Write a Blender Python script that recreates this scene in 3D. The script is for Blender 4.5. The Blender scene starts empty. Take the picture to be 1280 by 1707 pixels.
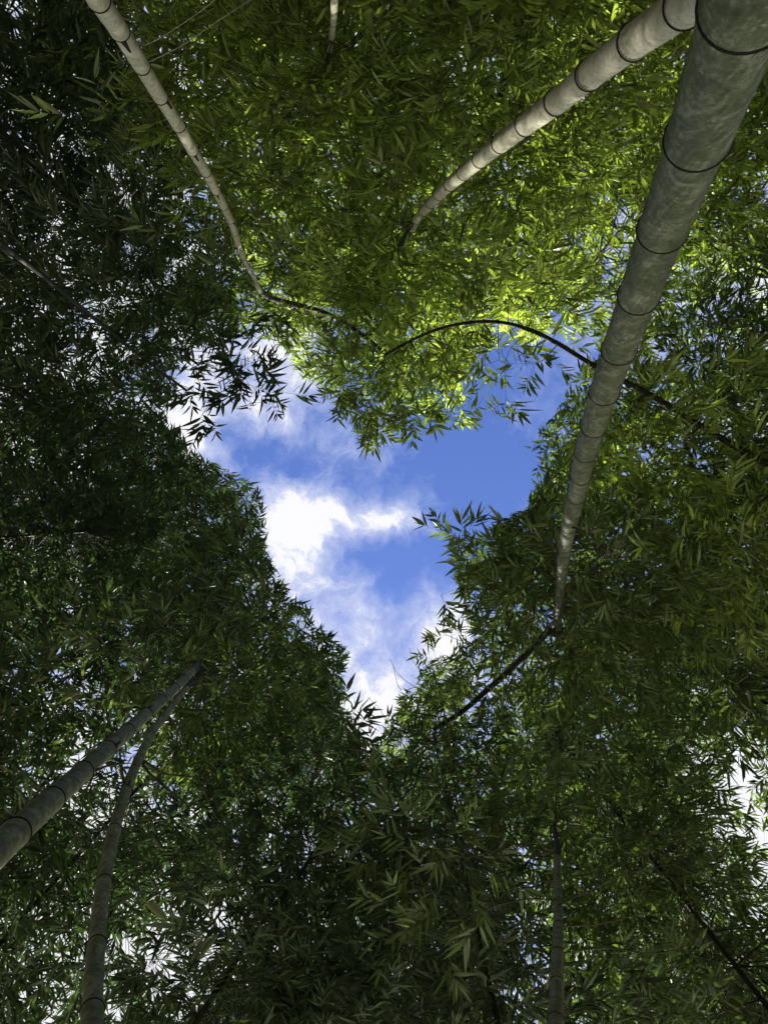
import bpy, math, random
import numpy as np
from mathutils import Vector, Matrix, Quaternion

random.seed(7)
rng = np.random.default_rng(11)
sc = bpy.context.scene
COL = sc.collection

# ------------------------------------------------------------------ camera
CAM_H = 1.5                       # phone held at chest height, pointing straight up
F = 1233.0                        # focal length in pixels of the 1280 x 1707 photograph
CX, CY = 640.0, 853.5
cam_d = bpy.data.cameras.new('camera')
cam_d.sensor_fit = 'VERTICAL'
cam_d.sensor_height = 36.0
cam_d.lens = 36.0 * F / 1707.0
cam_d.clip_start = 0.02
cam_d.clip_end = 5000
cam = bpy.data.objects.new('camera', cam_d)
cam.location = (0, 0, CAM_H)
cam.rotation_euler = (0, math.pi, 0)
COL.objects.link(cam)
sc.camera = cam

# ------------------------------------------------------------------ light
SUN_EL = math.radians(49)
SUN_AZ = math.radians(180 - 12)    # from image bottom, a little to one side
sun_dir = Vector((math.sin(SUN_AZ) * math.cos(SUN_EL), math.cos(SUN_AZ) * math.cos(SUN_EL), math.sin(SUN_EL)))
sd = bpy.data.lights.new('sun', 'SUN')
sd.energy = 5.0
sd.angle = math.radians(0.6)
sd.color = (1.0, 0.94, 0.84)
sun = bpy.data.objects.new('sun', sd)
sun.rotation_euler = (-sun_dir).to_track_quat('-Z', 'Y').to_euler()
sun.location = (0, 0, 40)
COL.objects.link(sun)

world = bpy.data.worlds.new('World')
sc.world = world
world.use_nodes = True
nt = world.node_tree
for n in list(nt.nodes):
    nt.nodes.remove(n)

def node(t, kind, **kw):
    n = t.nodes.new(kind)
    for k, v in kw.items():
        setattr(n, k, v)
    return n

def put(t, sock, v):
    if isinstance(v, bpy.types.NodeSocket):
        t.links.new(v, sock)
    else:
        sock.default_value = v

def M_(t, op, a, b=0.0, c=0.0, clamp=False):
    n = node(t, 'ShaderNodeMath', operation=op, use_clamp=clamp)
    put(t, n.inputs[0], a); put(t, n.inputs[1], b)
    if op in ('MULTIPLY_ADD', 'SMOOTH_MIN', 'WRAP', 'COMPARE'):
        put(t, n.inputs[2], c)
    return n.outputs[0]

def ramp(t, fac, stops, mode='LINEAR'):
    n = node(t, 'ShaderNodeValToRGB')
    n.color_ramp.interpolation = mode
    e = n.color_ramp.elements
    while len(e) < len(stops):
        e.new(0.5)
    for i, (p, c) in enumerate(stops):
        e[i].position = p
        e[i].color = c if len(c) == 4 else (*c, 1)
    put(t, n.inputs[0], fac)
    return n.outputs[0]

def mix(t, fac, a, b, blend='MIX'):
    n = node(t, 'ShaderNodeMix', data_type='RGBA', blend_type=blend)
    put(t, n.inputs[0], fac); put(t, n.inputs[6], a); put(t, n.inputs[7], b)
    return n.outputs[2]

def noise(t, vec, scale, detail=4, rough=0.5, dist=0.0, lac=2.0):
    n = node(t, 'ShaderNodeTexNoise')
    if vec is not None:
        put(t, n.inputs['Vector'], vec)
    n.inputs['Scale'].default_value = scale
    n.inputs['Detail'].default_value = detail
    n.inputs['Roughness'].default_value = rough
    n.inputs['Distortion'].default_value = dist
    n.inputs['Lacunarity'].default_value = lac
    return n

tc = node(nt, 'ShaderNodeTexCoord')
sep = node(nt, 'ShaderNodeSeparateXYZ')
nt.links.new(tc.outputs['Generated'], sep.inputs[0])
zc = M_(nt, 'MAXIMUM', sep.outputs[2], 0.06)
u = M_(nt, 'DIVIDE', sep.outputs[0], zc)          # position on a flat cloud layer overhead
v = M_(nt, 'DIVIDE', sep.outputs[1], zc)
cmb = node(nt, 'ShaderNodeCombineXYZ')
nt.links.new(u, cmb.inputs[0]); nt.links.new(v, cmb.inputs[1])
def warp(vec, scale, amount, detail):
    wn = noise(nt, vec, scale, detail, 0.6)
    a = node(nt, 'ShaderNodeVectorMath', operation='SUBTRACT')
    nt.links.new(wn.outputs['Color'], a.inputs[0]); a.inputs[1].default_value = (0.5, 0.5, 0.5)
    b = node(nt, 'ShaderNodeVectorMath', operation='SCALE')
    nt.links.new(a.outputs[0], b.inputs[0]); b.inputs['Scale'].default_value = amount
    c = node(nt, 'ShaderNodeVectorMath', operation='ADD')
    nt.links.new(vec, c.inputs[0]); nt.links.new(b.outputs[0], c.inputs[1])
    return c.outputs[0]
wv = warp(warp(cmb.outputs[0], 6.0, 0.06, 2), 26.0, 0.034, 5)
sp2 = node(nt, 'ShaderNodeSeparateXYZ')
nt.links.new(wv, sp2.inputs[0])
# single clouds of the layer: place (as seen from below), size, thickness
PUFFS = [  # px, py, radius px x, radius px y, weight
    (505, 858, 62, 42, .80), (462, 912, 44, 52, .62), (640, 850, 40, 22, .2), (690, 862, 26, 14, .2), (552, 836, 30, 34, .36), (652, 842, 46, 24, .62),
    (700, 868, 30, 16, .55), (730, 886, 18, 12, .5), (622, 872, 28, 24, .45), (320, 730, 50, 40, .6), (390, 690, 60, 30, .35),
    (490, 650, 60, 60, .34), (560, 730, 70, 40, .42), (660, 745, 40, 60, .50), (740, 700, 50, 22, .22), (480, 800, 60, 26, .35),
    (580, 1110, 190, 90, .52), (750, 1050, 60, 55, .65), (580, 1000, 120, 36, .34), (620, 1200, 120, 60, .45),
    (600, 1008, 26, 12, .3), (540, 930, 70, 50, .30), (440, 580, 70, 50, .4), (560, 880, 60, 20, .3),
    (110, 560, 260, 260, .5), (180, 1560, 300, 260, .5), (1240, 1420, 160, 200, .6),
    (425, 740, 50, 32, -.55), (518, 785, 34, 20, -.5), (640, 955, 38, 44, -.40), (820, 760, 130, 130, -.5),
    (600, 915, 34, 26, -.30), (740, 930, 50, 34, -.2),
]
acc = None
for (px, py, rx, ry, w) in PUFFS:
    uu, vv = -(px - CX) / F, -(py - CY) / F
    du = M_(nt, 'MULTIPLY', M_(nt, 'SUBTRACT', sp2.outputs[0], uu), F / rx)
    dv = M_(nt, 'MULTIPLY', M_(nt, 'SUBTRACT', sp2.outputs[1], vv), F / ry)
    r2 = M_(nt, 'ADD', M_(nt, 'MULTIPLY', du, du), M_(nt, 'MULTIPLY', dv, dv))
    g = M_(nt, 'MULTIPLY', M_(nt, 'EXPONENT', M_(nt, 'MULTIPLY', r2, -0.6)), w)
    acc = g if acc is None else M_(nt, 'ADD', acc, g)
fb = noise(nt, wv, 13.0, 8, 0.66)
fb2 = noise(nt, wv, 4.0, 3, 0.6)
# the cloud cover closes towards the edge of the patch of blue overhead
rr2 = M_(nt, 'ADD', M_(nt, 'MULTIPLY', u, u), M_(nt, 'MULTIPLY', v, v))
cover = M_(nt, 'MULTIPLY', M_(nt, 'SUBTRACT', 1.0, M_(nt, 'EXPONENT', M_(nt, 'MULTIPLY', rr2, -6.5))), 0.85)
dens = M_(nt, 'ADD', M_(nt, 'MULTIPLY', acc, 0.88), cover)
dens = M_(nt, 'ADD', dens, M_(nt, 'MULTIPLY', M_(nt, 'SUBTRACT', fb.outputs[0], 0.5), 2.3))
dens = M_(nt, 'ADD', dens, M_(nt, 'MULTIPLY', M_(nt, 'SUBTRACT', fb2.outputs[0], 0.5), 0.45))
mask = ramp(nt, dens, [(0.02, (0, 0, 0)), (0.25, (.18, .18, .18)), (0.5, (.52, .52, .52)), (0.95, (1, 1, 1))])
sky = node(nt, 'ShaderNodeTexSky', sky_type='NISHITA')
sky.sun_disc = False
sky.sun_elevation = SUN_EL
sky.sun_rotation = math.radians(180)
sky.air_density = 1.0
sky.dust_density = 0.4
sky.ozone_density = 3.0
skyc = mix(nt, 1.0, sky.outputs[0], (1.02, 1.13, 1.66, 1), 'MULTIPLY')
ccol = ramp(nt, dens, [(0.0, (3.0, 3.8, 6.4)), (0.55, (3.9, 4.4, 6.4)), (0.8, (4.9, 5.25, 6.7)), (1.0, (6.9, 6.9, 7.2))])
full = mix(nt, mask, skyc, ccol)
bg = node(nt, 'ShaderNodeBackground')
nt.links.new(full, bg.inputs[0])
bg.inputs[1].default_value = 0.053
wo = node(nt, 'ShaderNodeOutputWorld')
nt.links.new(bg.outputs[0], wo.inputs[0])

sc.view_settings.view_transform = 'Standard'
sc.view_settings.look = 'None'
sc.view_settings.gamma = 1
sc.view_settings.use_curve_mapping = False
sc.view_settings.exposure = 1.42
sc.render.engine = 'CYCLES'
sc.cycles.max_bounces = 5
sc.cycles.diffuse_bounces = 3
sc.cycles.transmission_bounces = 5
sc.cycles.glossy_bounces = 2
sc.cycles.sample_clamp_indirect = 4.0

# ------------------------------------------------------------------ materials
def new_mat(name):
    m = bpy.data.materials.new(name)
    m.use_nodes = True
    t = m.node_tree
    for n in list(t.nodes):
        t.nodes.remove(n)
    return m, t

def leaf_material(name, dark, light, under, trans):
    m, t = new_mat(name)
    at = node(t, 'ShaderNodeAttribute', attribute_type='GEOMETRY', attribute_name='shade_of_leaf')
    oi = node(t, 'ShaderNodeObjectInfo')
    r = M_(t, 'FRACT', M_(t, 'ADD', at.outputs['Fac'], oi.outputs['Random']))
    c = ramp(t, r, [(0.0, tuple(x * .4 for x in dark)), (0.45, dark), (0.75, light), (0.93, tuple(x * 1.5 for x in light)), (0.97, (.19, .17, .05)), (1.0, (.24, .19, .09))])
    geo = node(t, 'ShaderNodeNewGeometry')
    c2 = mix(t, M_(t, 'MULTIPLY', geo.outputs['Backfacing'], 0.55), c, under + (1,))
    nz = noise(t, geo.outputs['Position'], 30.0, 2)
    c2 = mix(t, 0.35, c2, ramp(t, nz.outputs[0], [(.3, (.35, .35, .35)), (.7, (1.3, 1.3, 1.3))]), 'MULTIPLY')
    d = node(t, 'ShaderNodeBsdfDiffuse'); put(t, d.inputs[0], c2)
    tr = node(t, 'ShaderNodeBsdfTranslucent')
    tcx = ramp(t, r, [(0.0, tuple(x * .15 for x in trans)), (0.45, tuple(x * .6 for x in trans)), (0.7, tuple(x * 1.2 for x in trans)), (0.95, tuple(x * 1.9 for x in trans))])
    put(t, tr.inputs[0], tcx)
    a = node(t, 'ShaderNodeAddShader')
    t.links.new(d.outputs[0], a.inputs[0]); t.links.new(tr.outputs[0], a.inputs[1])
    g = node(t, 'ShaderNodeBsdfGlossy'); g.inputs['Roughness'].default_value = 0.42
    put(t, g.inputs[0], (.9, .95, .8, 1))
    ms = node(t, 'ShaderNodeMixShader'); ms.inputs[0].default_value = 0.045
    t.links.new(a.outputs[0], ms.inputs[1]); t.links.new(g.outputs[0], ms.inputs[2])
    o = node(t, 'ShaderNodeOutputMaterial'); t.links.new(ms.outputs[0], o.inputs[0])
    return m

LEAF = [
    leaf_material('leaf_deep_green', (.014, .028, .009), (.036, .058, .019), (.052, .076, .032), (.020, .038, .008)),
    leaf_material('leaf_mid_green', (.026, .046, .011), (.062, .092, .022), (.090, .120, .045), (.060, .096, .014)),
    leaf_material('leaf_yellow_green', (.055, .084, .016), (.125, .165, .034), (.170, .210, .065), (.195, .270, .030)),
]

def culm_material(name, c_dark, c_mid, c_light):
    m, t = new_mat(name)
    tcx = node(t, 'ShaderNodeTexCoord')
    n1 = noise(t, tcx.outputs['Object'], 9.0, 8, 0.68, 1.6)
    n2 = noise(t, tcx.outputs['Object'], 55.0, 6, 0.72, 1.2)
    n3 = noise(t, tcx.outputs['Object'], 260.0, 3, 0.7)
    mp = node(t, 'ShaderNodeMapping'); mp.inputs['Scale'].default_value = (90, 90, 6)
    t.links.new(tcx.outputs['Object'], mp.inputs[0])
    n4 = noise(t, mp.outputs[0], 1.0, 5, 0.65, 0.6)
    s = M_(t, 'ADD', M_(t, 'MULTIPLY', n1.outputs[0], .42), M_(t, 'MULTIPLY', n2.outputs[0], .26))
    s = M_(t, 'ADD', s, M_(t, 'MULTIPLY', n4.outputs[0], .20))
    s = M_(t, 'ADD', s, M_(t, 'MULTIPLY', n3.outputs[0], .12))
    c = ramp(t, s, [(.39, c_dark), (.5, c_mid), (.60, c_light)])
    # lichen flecks
    fl = noise(t, tcx.outputs['Object'], 34.0, 5, 0.75, 0.3)
    c = mix(t, ramp(t, fl.outputs[0], [(.60, (0, 0, 0)), (.68, (.7, .7, .7))]), c, tuple(min(1, x * 1.25) for x in c_light) + (1,))
    fd = noise(t, tcx.outputs['Object'], 21.0, 6, 0.75, 0.8)
    c = mix(t, ramp(t, fd.outputs[0], [(.60, (0, 0, 0)), (.70, (.75, .75, .75))]), c, tuple(x * .6 for x in c_dark) + (1,))
    b = node(t, 'ShaderNodeBsdfPrincipled')
    put(t, b.inputs['Base Color'], c)
    b.inputs['Roughness'].default_value = 0.62
    b.inputs['Specular IOR Level'].default_value = 0.3
    bp = node(t, 'ShaderNodeBump'); bp.inputs['Strength'].default_value = 0.25; bp.inputs['Distance'].default_value = 0.004
    put(t, bp.inputs['Height'], s); t.links.new(bp.outputs[0], b.inputs['Normal'])
    o = node(t, 'ShaderNodeOutputMaterial'); t.links.new(b.outputs[0], o.inputs[0])
    return m

CULM = {
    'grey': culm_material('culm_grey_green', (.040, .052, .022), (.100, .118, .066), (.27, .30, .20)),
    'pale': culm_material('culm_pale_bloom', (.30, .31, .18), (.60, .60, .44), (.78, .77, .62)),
    'shade': culm_material('culm_shade_dark', (.008, .009, .004), (.02, .02, .010), (.045, .042, .022)),  # shade put into the colour of dim stems and arching tips
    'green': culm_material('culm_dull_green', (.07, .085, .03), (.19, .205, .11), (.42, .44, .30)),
}

def plain(name, c1, c2, scale, rough=0.8):
    m, t = new_mat(name)
    tcx = node(t, 'ShaderNodeTexCoord')
    n1 = noise(t, tcx.outputs['Object'], scale, 4, 0.6)
    c = ramp(t, n1.outputs[0], [(.3, c1), (.7, c2)])
    b = node(t, 'ShaderNodeBsdfPrincipled')
    put(t, b.inputs['Base Color'], c); b.inputs['Roughness'].default_value = rough
    b.inputs['Specular IOR Level'].default_value = 0.2
    o = node(t, 'ShaderNodeOutputMaterial'); t.links.new(b.outputs[0], o.inputs[0])
    return m

RING = plain('node_ring_dark', (.004, .004, .003), (.014, .013, .008), 40)
BLOOM = plain('node_bloom_pale', (.10, .10, .06), (.33, .32, .24), 60)
GROOVE = plain('groove_shadow', (.012, .011, .008), (.035, .03, .02), 30)
SHEATH = plain('dry_sheath', (.16, .13, .08), (.34, .29, .19), 18)
BRANCH = plain('branch_brown_green', (.030, .032, .016), (.085, .085, .045), 12)
BRANCHP = plain('branch_pale', (.22, .22, .15), (.40, .40, .28), 12)
m_ground, t = new_mat('leaf_litter')
tcx = node(t, 'ShaderNodeTexCoord')
n1 = noise(t, tcx.outputs['Object'], 0.35, 5, 0.6); n2 = noise(t, tcx.outputs['Object'], 14.0, 6, 0.7)
c = ramp(t, n2.outputs[0], [(.3, (.10, .08, .04)), (.5, (.20, .17, .10)), (.7, (.32, .28, .18))])
c = mix(t, ramp(t, n1.outputs[0], [(.45, (0, 0, 0)), (.65, (.6, .6, .6))]), c, (.09, .12, .04, 1))
b = node(t, 'ShaderNodeBsdfPrincipled'); put(t, b.inputs['Base Color'], c); b.inputs['Roughness'].default_value = .9
bp = node(t, 'ShaderNodeBump'); bp.inputs['Strength'].default_value = 0.6; put(t, bp.inputs['Height'], n2.outputs[0]); t.links.new(bp.outputs[0], b.inputs['Normal'])
o = node(t, 'ShaderNodeOutputMaterial'); t.links.new(b.outputs[0], o.inputs[0])

# ------------------------------------------------------------------ helpers
def W(px, py, z):
    """point seen at photograph pixel (px, py), z metres above the camera"""
    return np.array([-(px - CX) / F * z, -(py - CY) / F * z, z + CAM_H])

def mesh_from(name, verts, faces_flat, loop_tot, mat, smooth=False, attr=None):
    me = bpy.data.meshes.new(name)
    verts = np.asarray(verts, dtype=np.float32)
    me.vertices.add(len(verts)); me.vertices.foreach_set('co', verts.ravel())
    faces_flat = np.asarray(faces_flat, dtype=np.int32); loop_tot = np.asarray(loop_tot, dtype=np.int32)
    me.loops.add(len(faces_flat)); me.loops.foreach_set('vertex_index', faces_flat)
    me.polygons.add(len(loop_tot))
    ls = np.concatenate([[0], np.cumsum(loop_tot)[:-1]]).astype(np.int32)
    me.polygons.foreach_set('loop_start', ls)
    me.polygons.foreach_set('loop_total', loop_tot)
    me.polygons.foreach_set('use_smooth', np.full(len(loop_tot), smooth))
    me.update(calc_edges=True)
    if attr is not None:
        a = me.attributes.new('shade_of_leaf', 'FLOAT', 'POINT')
        a.data.foreach_set('value', np.asarray(attr, dtype=np.float32))
    me.materials.append(mat)
    return me

def link(name, me, parent=None, **props):
    o = bpy.data.objects.new(name, me)
    COL.objects.link(o)
    if parent is not None:
        o.parent = parent
    for k, val in props.items():
        o[k] = val
    return o

def catmull(P, n):
    P = np.asarray(P, float)
    P = np.vstack([2 * P[0] - P[1], P, 2 * P[-1] - P[-2]])
    out = []
    for i in range(1, len(P) - 2):
        for k in range(n):
            s = k / n
            out.append(0.5 * ((2 * P[i]) + (-P[i - 1] + P[i + 1]) * s + (2 * P[i - 1] - 5 * P[i] + 4 * P[i + 1] - P[i + 2]) * s * s
                              + (-P[i - 1] + 3 * P[i] - 3 * P[i + 1] + P[i + 2]) * s ** 3))
    out.append(P[-2])
    return np.array(out)

def frames(path):
    tg = np.gradient(path, axis=0)
    tg /= np.linalg.norm(tg, axis=1)[:, None] + 1e-9
    ref = np.array([0.97, 0.21, 0.13])
    a = np.cross(tg, ref); a /= np.linalg.norm(a, axis=1)[:, None] + 1e-9
    b_ = np.cross(tg, a)
    return tg, a, b_

def tube(path, rad, sides):
    path = np.asarray(path); n = len(path)
    _, a, b_ = frames(path)
    ang = np.arange(sides) / sides * 2 * math.pi
    V = path[:, None, :] + np.asarray(rad)[:, None, None] * (np.cos(ang)[None, :, None] * a[:, None, :] + np.sin(ang)[None, :, None] * b_[:, None, :])
    V = V.reshape(-1, 3)
    i = np.arange(n - 1)[:, None] * sides; j = np.arange(sides)[None, :]; k = (j + 1) % sides
    q = np.stack([i + j, i + k, i + sides + k, i + sides + j], -1).reshape(-1, 4)
    return V, q

def tubes_mesh(name, tubes, mat, smooth=True):
    Vs, Qs, off = [], [], 0
    for V, q in tubes:
        Vs.append(V); Qs.append(q + off); off += len(V)
    V = np.vstack(Vs); Q = np.vstack(Qs)
    return mesh_from(name, V, Q.ravel(), np.full(len(Q), 4), mat, smooth)

# ------------------------------------------------------------------ ground
gv = []; gq = []
NR, NA = 40, 64
for i in range(NR + 1):
    r = 0.4 * (1.28 ** i) if i else 0.0
    for k in range(NA):
        a = k / NA * 2 * math.pi
        hgt = 0.05 * math.sin(r * 1.3 * math.cos(a)) * math.cos(r * 1.1 * math.sin(a)) if r < 60 else 0
        gv.append((r * math.cos(a), r * math.sin(a), hgt - 0.05))
for i in range(NR):
    for k in range(NA):
        gq.append((i * NA + k, i * NA + (k + 1) % NA, (i + 1) * NA + (k + 1) % NA, (i + 1) * NA + k))
g = link('ground', mesh_from('ground', gv, np.array(gq).ravel(), np.full(len(gq), 4), m_ground, True), kind='structure')

# unseen pale ground sheet, added to bounce sunlight up at leaves and stems
BOUNCE = plain('pale_bounce_sheet', (.30, .29, .25), (.46, .45, .40), 9)
pv = [(-11, -3.2, 0), (11, -3.2, 0), (16, -45, 0), (-16, -45, 0)]
N_ = 24; gv = []; gq = []
for i in range(N_ + 1):
    for k in range(N_ + 1):
        y = 2.2 - 47 * i / N_; hw = 2.6 + 13 * min(1, i / 9)
        y += (.35 * math.sin(k * 1.9) if i == 0 else 0)
        gv.append(((k / N_ * 2 - 1) * hw + .3 * math.sin(i * 2.1), y, .055 + .01 * math.sin(i * 1.7 + k)))
for i in range(N_):
    for k in range(N_):
        a_ = i * (N_ + 1) + k
        gq.append((a_, a_ + N_ + 1, a_ + N_ + 2, a_ + 1))
link('path', mesh_from('path', gv, np.array(gq).ravel(), np.full(len(gq), 4), BOUNCE, True), kind='structure')  # added out of view as a reflector for the sun

# ------------------------------------------------------------------ bamboo plants
# nodes: photograph pixel of each node and its height above the camera
A_ = [(165, 0, 3.2), (198, 47, 3.6), (236, 109, 4.05), (267, 161, 4.5), (299, 210, 4.93), (321, 250, 5.36), (344, 287, 5.78), (361, 318, 6.2), (374, 344, 6.6), (385, 367, 7.0),
      (392, 387, 7.35), (398, 409, 7.75), (406, 430, 8.15), (416, 449, 8.5), (423, 462, 8.85), (435, 486, 9.4)]
B_ = [(1228, -55, 1.95), (1148, 5, 2.38), (1059, 66, 2.8), (982, 124, 3.23), (928, 170, 3.65), (875, 208, 4.08), (834, 239, 4.5), (800, 265, 4.93), (773, 288, 5.35), (749, 307, 5.78), (732, 324, 6.2),
      (719, 338, 6.6), (705, 352, 7.0), (694, 366, 7.4), (686, 381, 7.8)]
C_ = [(1245, 8, 1.12), (1167, 222, 1.6), (1105, 378, 2.05), (1065, 490, 2.45), (1031, 582, 2.87), (1006, 653, 3.27), (989, 709, 3.67), (976, 752, 4.07), (968, 792, 4.47), (961, 826, 4.87), (954, 853, 5.25),
      (948, 877, 5.63), (944, 899, 6.0), (941, 920, 6.37), (938, 939, 6.73), (936, 957, 7.1), (934, 973, 7.45), (933, 989, 7.8), (932, 1005, 8.15), (930, 1021, 8.5), (928, 1037, 8.8)]
D_ = [(-45, 1455, 1.75), (22, 1392, 2.1), (85, 1335, 2.5), (138, 1287, 2.95), (178, 1250, 3.4), (212, 1219, 3.85), (243, 1191, 4.3), (270, 1168, 4.75), (292, 1148, 5.2), (308, 1132, 5.65), (320, 1119, 6.1)]
E_ = [(150, 1810, 2.0), (153, 1690, 2.4), (160, 1580, 2.85), (171, 1472, 3.3), (190, 1382, 3.8), (209, 1318, 4.3), (231, 1264, 4.8), (251, 1225, 5.25), (270, 1198, 5.7), (287, 1177, 6.1), (300, 1160, 6.5), (312, 1147, 6.9)]
F_ = [(924, 1790, 3.0), (926, 1700, 3.4), (928, 1640, 3.8), (929, 1590, 4.2), (930, 1545, 4.65), (930, 1505, 5.1), (929, 1465, 5.55), (928, 1430, 6.0)]
G_ = [(558, -12, 4.9), (557, 14, 5.3), (556, 38, 5.7), (553, 62, 6.1), (550, 84, 6.5)]
H_ = [(-60, 360, 5.2), (0, 405, 6.0), (48, 441, 6.6), (92, 476, 7.2), (130, 508, 7.8), (166, 538, 8.4), (200, 566, 9.0)]
I_ = [(290, 1760, 5.6), (330, 1700, 6.0), (368, 1640, 6.4), (402, 1590, 6.8), (432, 1545, 7.2)]
J_ = [(1330, 800, 6.9), (1250, 760, 7.1), (1170, 712, 7.3), (1080, 655, 7.5), (985, 608, 7.65), (930, 573, 7.8)]

# the culm of a plant: lower nodes measured, then the tip that arches over
PLANTS = []
def plant(key, nodes, tip, D, tap, mat, leafmat, label, clear, start, keep, sides=28, ztop=None):
    PLANTS.append(dict(key=key, nodes=nodes, tip=tip, D=D, tap=tap, mat=mat, leaf=leafmat, label=label, clear=clear, start=start, keep=keep, sides=sides))

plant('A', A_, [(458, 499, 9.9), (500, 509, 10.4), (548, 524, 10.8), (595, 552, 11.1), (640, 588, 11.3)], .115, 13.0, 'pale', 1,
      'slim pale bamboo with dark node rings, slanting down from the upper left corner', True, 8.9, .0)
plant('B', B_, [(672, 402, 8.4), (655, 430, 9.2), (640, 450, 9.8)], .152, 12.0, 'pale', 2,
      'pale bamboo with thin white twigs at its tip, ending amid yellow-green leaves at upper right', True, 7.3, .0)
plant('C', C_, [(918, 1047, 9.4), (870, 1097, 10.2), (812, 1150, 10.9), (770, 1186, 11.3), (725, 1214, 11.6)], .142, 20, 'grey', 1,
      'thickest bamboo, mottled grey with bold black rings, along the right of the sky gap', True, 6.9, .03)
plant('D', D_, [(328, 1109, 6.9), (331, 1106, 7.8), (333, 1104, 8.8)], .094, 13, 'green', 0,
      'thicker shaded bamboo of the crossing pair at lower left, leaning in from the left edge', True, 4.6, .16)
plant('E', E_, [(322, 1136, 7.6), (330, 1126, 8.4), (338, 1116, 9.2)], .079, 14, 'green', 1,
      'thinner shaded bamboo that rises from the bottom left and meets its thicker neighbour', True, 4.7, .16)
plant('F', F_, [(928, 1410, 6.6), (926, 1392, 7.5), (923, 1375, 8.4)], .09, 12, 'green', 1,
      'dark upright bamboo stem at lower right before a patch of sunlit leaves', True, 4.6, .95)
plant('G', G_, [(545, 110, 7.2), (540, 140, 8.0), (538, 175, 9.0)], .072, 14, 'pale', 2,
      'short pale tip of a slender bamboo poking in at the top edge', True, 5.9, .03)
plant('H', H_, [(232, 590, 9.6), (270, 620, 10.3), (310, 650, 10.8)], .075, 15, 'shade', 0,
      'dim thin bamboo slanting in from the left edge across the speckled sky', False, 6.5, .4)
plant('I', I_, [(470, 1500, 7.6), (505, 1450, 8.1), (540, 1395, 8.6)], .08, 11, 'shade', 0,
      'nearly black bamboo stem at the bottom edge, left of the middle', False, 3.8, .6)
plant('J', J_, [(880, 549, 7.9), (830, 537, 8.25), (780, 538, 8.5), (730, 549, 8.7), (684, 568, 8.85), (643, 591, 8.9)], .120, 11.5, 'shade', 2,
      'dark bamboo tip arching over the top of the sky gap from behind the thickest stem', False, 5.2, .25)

# neighbours whose stems rise hidden behind the leaves: (right, down) metres from the camera
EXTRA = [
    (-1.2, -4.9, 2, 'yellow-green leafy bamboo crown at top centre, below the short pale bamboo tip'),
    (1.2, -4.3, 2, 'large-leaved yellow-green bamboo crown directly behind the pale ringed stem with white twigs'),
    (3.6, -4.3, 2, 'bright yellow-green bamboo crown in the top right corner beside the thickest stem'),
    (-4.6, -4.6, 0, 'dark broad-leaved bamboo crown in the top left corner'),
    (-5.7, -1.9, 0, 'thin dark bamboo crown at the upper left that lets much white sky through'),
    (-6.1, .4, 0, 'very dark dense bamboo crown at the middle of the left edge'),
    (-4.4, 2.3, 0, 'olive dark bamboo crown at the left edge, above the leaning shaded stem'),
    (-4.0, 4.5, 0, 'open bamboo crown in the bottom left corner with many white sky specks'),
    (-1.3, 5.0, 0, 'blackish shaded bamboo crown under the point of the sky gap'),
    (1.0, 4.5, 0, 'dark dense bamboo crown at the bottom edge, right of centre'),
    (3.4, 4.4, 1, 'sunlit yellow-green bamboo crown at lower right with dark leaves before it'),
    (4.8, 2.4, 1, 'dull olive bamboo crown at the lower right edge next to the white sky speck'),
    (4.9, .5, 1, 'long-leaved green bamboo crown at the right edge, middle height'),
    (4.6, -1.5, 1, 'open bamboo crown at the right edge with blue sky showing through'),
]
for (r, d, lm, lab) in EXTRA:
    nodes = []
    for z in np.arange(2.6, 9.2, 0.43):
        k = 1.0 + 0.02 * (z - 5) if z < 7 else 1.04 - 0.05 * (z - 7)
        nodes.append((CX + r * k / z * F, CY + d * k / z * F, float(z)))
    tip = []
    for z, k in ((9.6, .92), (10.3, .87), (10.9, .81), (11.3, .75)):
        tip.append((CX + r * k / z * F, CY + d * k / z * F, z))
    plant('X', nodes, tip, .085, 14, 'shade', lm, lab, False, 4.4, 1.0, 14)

for P in PLANTS:
    pts = [W(*n) for n in P['nodes']]
    nn = len(pts)
    pts += [W(*n) for n in P['tip']]
    # smooth the measured nodes a little so that the culm runs straight from node to node
    pts = np.array(pts)
    sm = pts.copy()
    for _ in range(2):
        sm[1:-1] = sm[1:-1] * .5 + (sm[:-2] + sm[2:]) * .25
    pts[1:nn - 1] = pts[1:nn - 1] * .6 + sm[1:nn - 1] * .4
    # down to the ground, slope easing to vertical
    first = pts[0]; slope = (pts[3] - pts[0]) / (pts[3][2] - pts[0][2])
    low = []
    z = first[2]
    k = 1
    while z > 0.25:
        z -= 0.40
        dz = first[2] - max(z, -0.12)
        low.append(first - np.array([slope[0] * dz * math.exp(-dz * .35), slope[1] * dz * math.exp(-dz * .35), dz]))
        k += 1
    low = low[::-1]
    P['pts'] = np.vstack([low, pts])
    P['nlow'] = len(low)
    P['nn'] = nn
    P['base'] = np.array([P['pts'][0][0], P['pts'][0][1], 0.0])
    ln = P['pts'][:, 2] - CAM_H
    arc = np.concatenate([[0], np.cumsum(np.linalg.norm(np.diff(P['pts'], axis=0), axis=1))])
    P['arc'] = arc
    zz = arc - arc[len(low)] + (P['nodes'][0][2])
    P['rad'] = 0.5 * P['D'] * np.clip(1 - np.clip(zz, 0, None) / P['tap'] * .72, .12, 1)
    P['rad'] *= np.where(zz < 0, 1 + np.clip(-zz, 0, 2) * .05, 1)

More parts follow.
